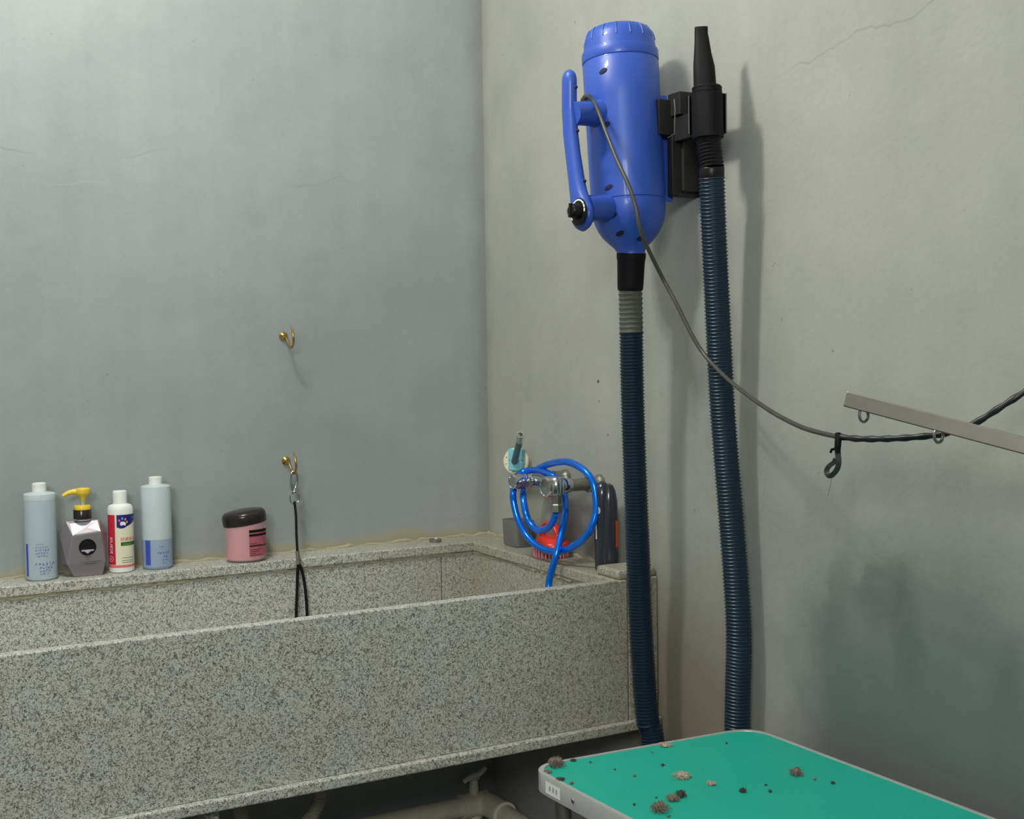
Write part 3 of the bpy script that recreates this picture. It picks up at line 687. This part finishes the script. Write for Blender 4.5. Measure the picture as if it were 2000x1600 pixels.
# power cord
cpts = [onx(1137, 196, XD-.062), onx(1144, 187, XD-.074), onx(1154, 191, XD-.080), onx(1166, 212, XD-.086), onx(1185, 262, XD-.090), onx(1205, 312, XD-.090), onx(1226, 358, XD-.088), onx(1240, 398, XD-.085), onx(1250, 445, XD-.078), onx(1264, 482, XD-.060),
        onx(1295, 545, -.135), onx(1322, 595, -.125), onx(1350, 652, -.118), onx(1375, 692, -.112), onx(1412, 732, -.118), onx(1450, 764, -.135), onx(1505, 803, -.16), onx(1560, 832, -.18), onx(1600, 845, -.192), onx(1636, 853, -.2)]
link('power_cord', B().tube(spline(cpts, .006), .0035, 10), M['cord'], dry)
cb = [onx(a_, b_, c_) for a_, b_, c_ in ((1636, 853, -.2), (1680, 857.5, -.195), (1740, 857, -.185), (1800, 853, -.17), (1850, 846, -.155), (1905, 826, -.135), (1955, 795, -.12), (2010, 760, -.10), (2120, 690, -.06))]
link('taped_cord', B().tube(spline(cb, .006), lambda q_: .0042+.0006*math.sin(q_*90), 10), M['tape'], dry)

# wall bracket behind dryer
br = thing('wall_bracket', 'black metal wall bracket between the blue dryer and the hose nozzle', 'bracket', onx(1340, 300, -.01))
yA, yB = onx(1303, 330, -.058)[1], onx(1366, 330, -.004)[1]
zA, zB_ = onx(1330, 388, -.02)[2], onx(1330, 268, -.02)[2]
link('back_plate', B().box((-.004, yA, zA), (-.0005, yB-.01, zB_+.07)), M['dgrey'], br, False, .001)
link('channel', B().box((-.058, yA, zA), (-.004, (yA+yB)/2-.004, zB_)).box((-.040, (yA+yB)/2-.004, zA+.008), (-.004, yB, zB_)), M['dgrey'], br, False, .002)
# folded sheet with bright edge
c1 = onx(1309, 231, -.055)
k5 = mpp(c1)
link('folded_sheet', B().obox(c1+np.array((0, 0, 0)), (.03, 0, 0), (0, .007, 0), (0, 0, 34*k5)).obox(onx(1334, 222, -.04), (.0015, 0, 0), (0, .022, 0), (0, 0, 30*k5)).obox(onx(1337, 206, -.035), (.024, 0, 0), (0, .018, 0), (0, 0, 22*k5)), M['dgrey'], br, False, .002)
e_ = [onx(1316.5, 194, -.088), onx(1318.5, 212, -.088), onx(1318, 240, -.088), onx(1317.5, 262, -.088), onx(1304, 269, -.088)]
link('sheet_edge', B().tube(e_, .0008, 6), M['steel'], br)
# ring that holds the nozzle
rc_ = n3+(n2-n3)*.45; ring = [rc_+np.array((math.cos(a), math.sin(a), 0))*(35*kn) for a in np.radians(np.linspace(-42, 140, 26))]
link('nozzle_ring', B().rings([[p+np.array((0, 0, dz_))*1.0+ (p-rc_)/np.linalg.norm(p-rc_)*dr for dz_, dr in ((-.030, 0), (.034+.008*math.sin(i/25*math.pi), 0), (.034+.008*math.sin(i/25*math.pi), .002), (-.030, .002))] for i, p in enumerate(ring)]), M['blackpl'], br)
link('bracket_arm', B().box((-.054, rc_[1]+.022, rc_[2]-.020), (-.040, yB+.012, rc_[2]+.024)), M['dgrey'], br, False, .002)

# strap tied round the cord
st = thing('cord_tie', 'black looped strip tied round the drooping cord, dangling in front of the wall', 'tie', onx(1636, 853, -.2))
sc = onx(1636, 853, -.2); ks = mpp(sc)
def sx(px, py, d=-.203): return onx(px, py, d)
link('tie_wrap', B().tube([sx(1637, 847, -.2), sx(1637, 862), sx(1636, 874), sx(1636, 884)], [7.5*ks, 8.5*ks, 8*ks, 7*ks], 14, flat=.8), M['black'], st)
def ribbon(pts, wd, th_=.0012):
    P_ = spline(pts, .003); b = B(); rg = []
    for i, p in enumerate(P_):
        d = P_[min(i+1, len(P_)-1)]-P_[max(i-1, 0)]; d = nrm(d); v_ = nrm(CAM-p); s_ = nrm(np.cross(d, v_)+v_*.25); q_ = nrm(np.cross(s_, d))
        w_ = wd(i/(len(P_)-1))
        rg.append([p-s_*w_-q_*th_, p+s_*w_-q_*th_, p+s_*w_+q_*th_, p-s_*w_+q_*th_])
    return b.rings(rg)
link('tie_loop', ribbon([sx(1636, 880), sx(1637, 892), sx(1638, 905), sx(1634, 918), sx(1624, 929), sx(1618, 929), sx(1614, 920), sx(1620, 910), sx(1629, 903), sx(1632, 896)], lambda q_: (5.5-1.2*q_)*ks), M['strap'], st, False)
link('tie_end', ribbon([sx(1634, 878), sx(1629, 877), sx(1624, 879), sx(1622, 884)], lambda q_: 2.4*ks), M['black'], st, False)
link('loose_hair', B().tube(spline([sx(1624, 932), sx(1623, 942), sx(1620, 955), sx(1617, 970)], .003), .0003, 4), M['fur2'], st)

# ------------------------------------------------------------------ taps, blue hose and things on the side ledge
fz = 1.012
tap = thing('wall_tap', 'chrome two-knob mixer tap fixed to the wall above the ledge corner', 'tap', (-.08, -.43, fz))
XB = -.082
ya = onx(1043, 936, XB)[1]; yb = onx(1108, 951, XB)[1]; za = onx(1043, 936, XB)[2]; zb = onx(1108, 951, XB)[2]
fz = (za+zb)/2
link('tap_body', B().tube([(XB, ya+.012, fz), (XB, ya, fz), (XB, ya-.03, fz+.001), (XB, (ya+yb)/2, fz-.001), (XB, yb+.03, fz+.001), (XB, yb, fz), (XB, yb-.008, fz), (XB, yb-.012, fz), (XB, yb-.014, fz)], [.012, .0155, .0150, .0125, .0150, .0158, .0135, .009, .003], 24), M['chrome'], tap)
for yy, rk, ring in ((ya, .0165, 'ink'), (yb, .0215, 'crimson')):
    link('tap_valve', B().lathe((XB+.006, yy, fz), [(.0135, 0), (.0155, .008), (.0145, .022), (.0125, .026)], axis=(-1, 0, 0), seg=28), M['chrome'], tap)
    kk = link('tap_knob', B().lathe((XB-.020, yy, fz), [(rk*.8, 0), (rk*.95, .003), (rk*.98, .010), (rk*.86, .013), (rk, .016), (rk*1.03, .030), (rk*.96, .035), (rk*.8, .037), (rk*.76, .0355), (rk*.2, .035)], axis=(-1, -.1, .02), seg=32), M['chrome'], tap)
    link('colour_ring', B().lathe((XB-.0315, yy-.001, fz), [(rk*.88, -.0012), (rk*.98, -.0012), (rk*.98, .0012), (rk*.88, .0012)], axis=(-1, -.1, .02), seg=32, cap=False), M[ring], kk)
for yy in (ya, yb):
    link('wall_stem', B().lathe((-.001, yy, fz), [(.019, 0), (.019, .003), (.017, .009), (.014, .012), (.013, .02), (.0175, .021), (.0175, .032), (.013, .033), (.0125, .075)], axis=(-1, 0, 0), seg=30), M['dullchrome'], tap)
OUT = onx(1087, 990, XB-.034); OUT[2] = fz-.052
link('valve_barrel', B().lathe(OUT, [(.012, .036), (.0165, .040), (.018, .052), (.017, .066), (.012, .072)], seg=28), M['chrome'], tap)
link('hose_outlet', B().lathe(OUT, [(.0085, 0), (.0115, .002), (.0115, .016), (.0095, .018), (.0105, .03), (.0115, .04)], seg=6, ref=(1, .3, 0)), M['dullchrome'], tap)
out = OUT+np.array((0, 0, -.002))
XP = -.118
def hx_(px, py, d): return onx(px, py, d)
bh = [out, hx_(1084, 1006, -.115), hx_(1077, 1024, -.113), hx_(1062, 1035, -.112), hx_(1046, 1033, -.11), hx_(1032, 1017, -.115), hx_(1025, 994, -.118), hx_(1022, 966, -.108), hx_(1028, 937, -.060), hx_(1043, 921, -.052),
      hx_(1068, 908, -.066), hx_(1105, 902, -.074), hx_(1136, 915, -.072), hx_(1156, 938, -.066), hx_(1163, 965, -.064), hx_(1164, 1000, -.066), hx_(1152, 1036, -.078), hx_(1128, 1062, -.088), hx_(1095, 1077, -.098), hx_(1062, 1073, -.107), hx_(1033, 1052, -.116), hx_(1013, 1018, -.124), hx_(1003, 980, -.128), hx_(1003, 955, -.124),
      hx_(1012, 928, -.085), hx_(1035, 919, -.062), hx_(1058, 920, -.064), hx_(1080, 930, -.068)]
# carries on behind the body and comes down in front of the stem
bh += [hx_(1096, 945, -.050), hx_(1103, 970, -.052)]
bh += [hx_(1104, 1000, -.075), hx_(1097, 1040, -.095), hx_(1086, 1085, -.115), hx_(1074, 1128, -.125), hx_(1067, 1165, -.135), np.array((-.19, hx_(1063, 1190, -.14)[1]-.01, .66)), np.array((-.24, -.50, ZB+.012)), np.array((-.34, -.46, ZB+.011))]
tag(link('shower_hose', B().tube(spline(bh, .005), .0074, 16), M['bhose']), 'glossy bright blue rubber hose coiled over the chrome tap, trailing into the tub', 'hose')

# swivel spout with pale teal clamp
Pd = onx(1007, 901, -.035); kq = mpp(Pd)
sp = thing('drinking_nozzle', 'pale teal clamp with upturned metal spout on a round cream disc', 'nozzle', Pd)
dnv = nrm(np.array((-.80, -.60, .06))); du = nrm(np.cross((0, 0, 1.0), dnv)); dw = np.cross(dnv, du)
if np.dot(du, AX[0]) < 0: du = -du
dw = dw if dw[2] > 0 else -dw
link('mount_stem', B().tube([Pd-dnv*.004, np.array((-.001, Pd[1]+.012, Pd[2]))], .011, 20), M['creamdisc'], sp)
dsc = link('disc', B().lathe(Pd-dnv*.008, [(25*kq, 0), (26.5*kq, .002), (26.5*kq, .007), (25*kq, .009), (8*kq, .0095)], axis=dnv, seg=40), M['creamdisc'], sp)
for a in (155, 25, 200, -20):
    link('screw_hole', B().lathe(Pd+du*math.cos(math.radians(a))*21*kq+dw*math.sin(math.radians(a))*17*kq, [(.0013, .0005), (.0011, .0022)], axis=dnv, seg=10), M['dgrey'], dsc)
bc_ = Pd+dnv*.010+du*6*kq+dw*2*kq
link('clamp', B().obox(bc_-dw*10*kq, du*14*kq, dw*10*kq, dnv*.010).obox(bc_+dw*11*kq, du*14.5*kq, dw*11.5*kq, dnv*.0108), M['teal'], sp, True, .002)
sa = bc_+dnv*.012-dw*2*kq; sb = onx(1015, 862, -.085); scp = onx(1016, 849, -.10)
link('spout_sleeve', B().tube([sa, sb], .0075, 16), M['dteal'], sp)
tip = B().rings([[c_+v1*math.cos(a)*r_+v2*math.sin(a)*r_ for a in np.linspace(0, 2*math.pi, 20, endpoint=False)] for (c_, r_) in ((sb-nrm(scp-sb)*.004, .0074), (sb+(scp-sb)*.5, .0076), (scp, .0074), (scp, .0050), (sb+(scp-sb)*.4, .0045)) for v1, v2 in [(nrm(np.cross(scp-sb, (1.0, 0, 0))), nrm(np.cross(np.cross(scp-sb, (1.0, 0, 0)), scp-sb)))]])
link('spout_tip', tip, M['chrome'], sp)

# frosted grey tub, red brush, charcoal bottle on the side ledge
Pf = onz(999, 1070, ZL); 
kf = mpp(Pf); Pf = Pf+np.array((.028, .018, 0))
hf = 52*kf
fr = thing('frosted_container', 'low frosted grey plastic container on the ledge behind the blue hose', 'container', Pf)
def rrect(c, a, b_, r, z, n=6):
    out_ = []
    for sx_, sy_, a0 in ((1, 1, 0), (-1, 1, 90), (-1, -1, 180), (1, -1, 270)):
        for i in range(n+1):
            t_ = math.radians(a0+90*i/n); out_.append(np.array((c[0]+sx_*(a-r)+r*math.cos(t_), c[1]+sy_*(b_-r)+r*math.sin(t_), z)))
    return out_
link('container_body', B().rings([rrect(Pf, .022, .030, .009, ZL+.0005), rrect(Pf, .0245, .033, .010, ZL+.005), rrect(Pf, .026, .0345, .010, ZL+hf), rrect(Pf, .0240, .0325, .009, ZL+hf), rrect(Pf, .0225, .031, .009, ZL+.006)]), M['frost'], fr)
Pr = onz(1080, 1088, ZL); kr = mpp(Pr); Pr = Pr+np.array((.012, .010, 0))
Pr[0] = -.052
rb = thing('bath_brush', 'red palm brush with arched handle and pink bristles behind the blue hose', 'brush', Pr)
a_, b2 = .040, .040
def oval(z, s_): return [np.array((Pr[0]+math.cos(t_)*.038*s_, Pr[1]+math.sin(t_)*.046*s_, ZL+z)) for t_ in np.linspace(0, 2*math.pi, 40, endpoint=False)]
link('brush_body', B().rings([oval(.020, .94), oval(.022, 1.0), oval(.028, 1.0), oval(.033, .93), oval(.036, .80), oval(.042, .74), oval(.045, .6), oval(.046, .2)]), M['red'], rb)
link('brush_handle', B().tube(spline([(Pr[0], Pr[1]+.036, ZL+.036), (Pr[0], Pr[1]+.032, ZL+.056), (Pr[0], Pr[1]+.014, ZL+.071), (Pr[0], Pr[1]-.014, ZL+.071), (Pr[0], Pr[1]-.032, ZL+.055), (Pr[0], Pr[1]-.036, ZL+.036)], .003), .0085, 12, up=(1, 0, 0), flat=.55), M['red'], rb)
bb_ = B()
for i in range(28):
    for s_ in (.92, .7, .45):
        t_ = 2*math.pi*(i+s_)/28; x, yv = Pr[0]+math.cos(t_)*.038*s_, Pr[1]+math.sin(t_)*.046*s_
        bb_.tube([(x, yv, ZL+.0005), (x, yv, ZL+.021)], .0021, 6)
bo = link('bristles', bb_, M['pinkb'], rb); bo['kind'] = 'stuff'
# charcoal bottle
Pc = onx(1180, 1100, -.045); Pc[2] = ZL; kc = mpp(Pc)
cbt = thing('charcoal_bottle', 'tall glossy charcoal bottle with domed top standing against the wall by the tub end', 'bottle', Pc)
Hc = 166*kc
Pc1 = Pc+np.array((-.004, -.002, 0)); 
prof = [(14.5, 0), (16, 2), (16.5, 30), (17.5, 80), (17.5, 130), (17, 148), (14.5, 160), (10.5, 168), (5, 172.5), (1, 174)]
link('bottle_body', B().lathe(Pc1, [(r*kc, h_*kc) for r, h_ in prof], seg=40, sx=1, sy=1), M['charcoal'], cbt)
Pc2 = Pc1+np.array((.010, -.009, 0))
Pc2[2] = ZL+.019 if Pc2[1] < YF+.09 else ZL
prof = [(17, 0), (18, 4), (18, 90), (16.5, 135), (13, 155), (8, 166), (2, 169)]
link('rear_shell', B().lathe(Pc2, [(r*kc, h_*kc-(Pc2[2]-ZL)*(h_ > 100)) for r, h_ in prof], seg=36), M['charcoal'], cbt)
th = facing(Pc1); Rc = 17.7*kc
link('white_stripe', B().add(*wrapped(rect2d(-Rc*.86, -Rc*.68, 62*kc, 128*kc), Pc1, Rc, th, ZL, .0002)), M['white'], cbt)
link('round_sticker', B().add(*wrapped(disc2d(-Rc*.42, 118*kc, 3.8*kc, 6.5*kc), Pc1, Rc, th, ZL, .0002)), M['silver'], cbt)
th2_ = facing(Pc2); Rc2 = 18.2*kc
link('orange_label', B().add(*wrapped(rect2d(Rc2*.75, Rc2*1.5, 46*kc, 98*kc), Pc2, Rc2, th2_, ZL, .0002)), M['orange'], cbt)

# ------------------------------------------------------------------ grooming table
ZT = .655
T1, T2 = onz(1030, 1496, ZT), onz(1468, 1419, ZT)
dl = nrm(onz(1227, 1600, ZT)-T1); drr = nrm(onz(1950, 1600, ZT)-T2)
LT = .95
T4, T3 = T1+dl*LT, T2+drr*LT
gt = thing('grooming_table', 'green rubber topped grooming table with silver edge and steel overhead arm', 'table', ((T1+T3)/2)*np.array((1, 1, 0)))
def rquad(q, r, n=8, inset=0.0):
    q = [np.array(p[:2]) for p in q]; cen = sum(q)/4; out_ = []
    m = len(q); L = []
    for i in range(m):                       # inset each edge
        a, b_ = q[i], q[(i+1) % m]; d = nrm(b_-a); nn = np.array((-d[1], d[0]))
        if np.dot(cen-a, nn) < 0: nn = -nn
        L.append((a+nn*inset, d))
    pts_ = []
    for i in range(m):
        (a, d), (b_, e) = L[i-1], L[i]
        t_ = np.linalg.solve(np.array([d, -e]).T, b_-a)[0]; pts_.append(a+d*t_)
    for i in range(m):
        p = pts_[i]; a = nrm(pts_[i-1]-p); b_ = nrm(pts_[(i+1) % m]-p)
        for j in range(n+1):
            t_ = j/n; out_.append(p+a*r*(1-t_)**2+b_*r*t_**2)
    return out_
quad = [T1, T2, T3, T4]
def ringz(ins, z, r): return [np.array((p[0], p[1], z)) for p in rquad(quad, r, inset=ins)]
link('table_top', B().rings([ringz(.0045, ZT-.022, .05), ringz(.0045, ZT-.0012, .05)]), M['green'], gt)
link('edge_trim', B().rings([ringz(.006, ZT-.031, .05), ringz(0, ZT-.031, .05), ringz(0, ZT-.0015, .05), ringz(.001, ZT, .05), ringz(.0062, ZT, .05), ringz(.0068, ZT-.0018, .05), ringz(.0045, ZT-.024, .05)], cap=False), M['alu'], gt)
ds = dl; nl = nrm(np.array((dl[1], -dl[0], 0))); nl = nl if nl[0] < 0 else -nl
def side(u, v): return T1+ds*u+nl*.0006+np.array((0, 0, v))
s0 = side(.045, 0)
stk = link('label_sticker', B().add([side(.052, -.008), side(.092, -.008), side(.092, -.026), side(.052, -.026)], [(0, 1, 2, 3)]), M['white'], gt, False)
b = B()
for i, u in enumerate((.062, .071, .080)): b.add([side(u, -.013)+nl*.0003, side(u+.004, -.013)+nl*.0003, side(u+.004, -.020)+nl*.0003, side(u, -.020)+nl*.0003], [(0, 1, 2, 3)])
link('sticker_print', b, M['alu'], stk, False)
link('rivet', B().lathe(side(.125, -.016), [(.0035, 0), (.003, .0012), (.001, .0018)], axis=nl, seg=14), M['steel'], gt)
for a, b_ in ((.06, .06), (.06, .88), (.94, .06), (.94, .88)):
    tp = T1+(T2-T1)*a+dl*LT*b_
    link('leg', B().tube([(tp[0], tp[1], ZT-.030), (tp[0]+(.02 if a < .5 else -.02), tp[1], 0)], .0125, 16), M['steel'], gt)
# overhead arm clamped to the wall-side edge
A0 = onx(1655, 780, -.26); A1 = onx(2150, 910, -.13)
ad = nrm(A1-A0); ka = mpp(A0)
an = nrm(CAM-A0); aup = nrm(np.cross(np.cross(ad, an), ad)*0+np.cross(an, ad)); aup = aup if aup[2] > 0 else -aup; afw = np.cross(ad, aup)
mp = (A0+A1)/2
arm = link('overhead_arm', B().obox(mp, ad*np.linalg.norm(A1-A0)/2, aup*.0100, afw*.0100), M['steel'], gt, False, .0015)
for px, py in ((1687, 811), (1833, 851)):
    d_ = -.26+.13*((px-1655)/495.)
    c = onx(px, py, d_); rv = nrm(AX[0]*.93+AX[2]*.45)
    link('arm_ring', B().tube([c+(rv*math.cos(a)*11*ka+np.array((0, 0, 1))*math.sin(a)*13*ka) for a in np.linspace(0, 2*math.pi, 28, endpoint=False)], .0019, 8, closed=True), M['steel'], arm)
pe = T2+drr*((A1[1]-T2[1])/drr[1])
link('arm_post', B().box((A1[0]-.010, A1[1]-.012, ZT-.10), (A1[0]+.010, A1[1]+.008, A1[2]+.03)), M['steel'], gt, False, .002)
link('arm_clamp', B().box((A1[0]-.012, A1[1]-.03, ZT+.0005), (pe[0]+.02, A1[1]+.03, ZT+.012)).box((A1[0]-.02, A1[1]-.016, ZT-.06), (A1[0]+.02, A1[1]+.012, ZT-.03)), M['steel'], gt, False, .002)

# ------------------------------------------------------------------ fur on the table
def fur(px, py, wpx, hpx, m, label, seed, group=None, strands=70):
    rr_ = random.Random(seed); P = onz(px, py+hpx*.35, ZT-.0012); k_ = mpp(P); r = wpx*k_/2; hh = max(.002, hpx*k_*.75)
    b = B(); n1_, n2_ = 14, 8
    for blob in range(4):
        ox, oy = rr_.uniform(-.6, .6)*r, rr_.uniform(-.5, .5)*r; rad_ = r*rr_.uniform(.3, .55)
        R_ = []
        for i in range(n2_+1):
            t_ = math.pi*(i+.05)/(n2_+.1)
            R_.append([np.array((P[0]+ox+math.cos(2*math.pi*j/n1_)*math.sin(t_)*rad_*rr_.uniform(.6, 1.35), P[1]+oy+math.sin(2*math.pi*j/n1_)*math.sin(t_)*rad_*rr_.uniform(.6, 1.35), max(P[2], P[2]+hh*(1-math.cos(t_))*.5*rr_.uniform(.8, 1.15)))) for j in range(n1_)])
        b.rings(R_)
    for i in range(strands):
        a = rr_.uniform(0, 2*math.pi); e = rr_.uniform(.2, 1.1)
        p0 = np.array((P[0]+math.cos(a)*r*.4, P[1]+math.sin(a)*r*.4, P[2]+hh*.5*rr_.random()))
        L = r*rr_.uniform(.5, 1.15); a2 = a+rr_.uniform(-1.2, 1.2)
        p1 = p0+np.array((math.cos(a2)*L*.6, math.sin(a2)*L*.6, hh*rr_.uniform(0, .7))); p2 = p0+np.array((math.cos(a2+.5)*L, math.sin(a2+.5)*L, 0)); p2[2] = P[2]+hh*rr_.uniform(.05, .8)
        b.tube([p0, p1, p2], .00026, 4)
    return tag(link('fur_tuft', b, m), label, 'fur', group)
fur(1086, 1490, 28, 22, M['fur'], 'brown-grey fur tuft standing up on the leftmost corner of the green table', 1, strands=110)
fur(1290, 1577, 32, 22, M['fur'], 'dense round grey fur clump nearest the bottom edge of the photo', 2, strands=110)
fur(1313, 1558, 22, 16, M['fur'], 'grey fur clump touching a darker one, just above the bottom clump', 3)
fur(1330, 1551, 18, 16, M['fur2'], 'darkest fur clump of the pair in the table front middle', 4)
fur(1332, 1515, 32, 12, M['fur3'], 'pale beige flat fur tuft with wispy ends in the middle of the table', 5)
fur(1555, 1508, 24, 18, M['fur'], 'grey-brown fur tuft furthest right of the big tufts on the green table', 6)
fur(1389, 1530, 16, 9, M['fur3'], 'small pale fur wisp right of the beige tuft', 7)
fur(1451, 1544, 12, 10, M['fur2'], 'small dark fur crumb between the pale wisp and the right tuft', 8)
fur(1300, 1455, 22, 6, M['fur3'], 'thin pale fur wisp caught along the far edge of the table', 9)
fur(1120, 1485, 10, 5, M['fur2'], 'little dark fur bit on the silver edge beside the corner tuft', 10)
fur(1095, 1522, 14, 6, M['fur2'], 'dark flat fur smear by the left edge above the white sticker', 11)
fur(1070, 1507, 14, 6, M['fur'], 'faint grey fur smear in the rounded left corner of the table', 12)
G = 'tiny fur specks on the table'
for i, (px, py, s_) in enumerate([(1117, 1529, 9), (1294, 1494, 8), (1201, 1503, 5), (1274, 1470, 5), (1504, 1545, 9), (1496, 1533, 6), (1592, 1522, 7), (1627, 1529, 9), (1153, 1489, 5), (1239, 1515, 8), (1419, 1452, 6), (1239, 1571, 8), (1305, 1594, 9), (1282, 1558, 5)]):
    fur(px, py, s_, s_*.7, M['fur2'] if i % 3 else M['fur'], 'tiny speck of grey fur lying on the green table top', 30+i, G, 5)
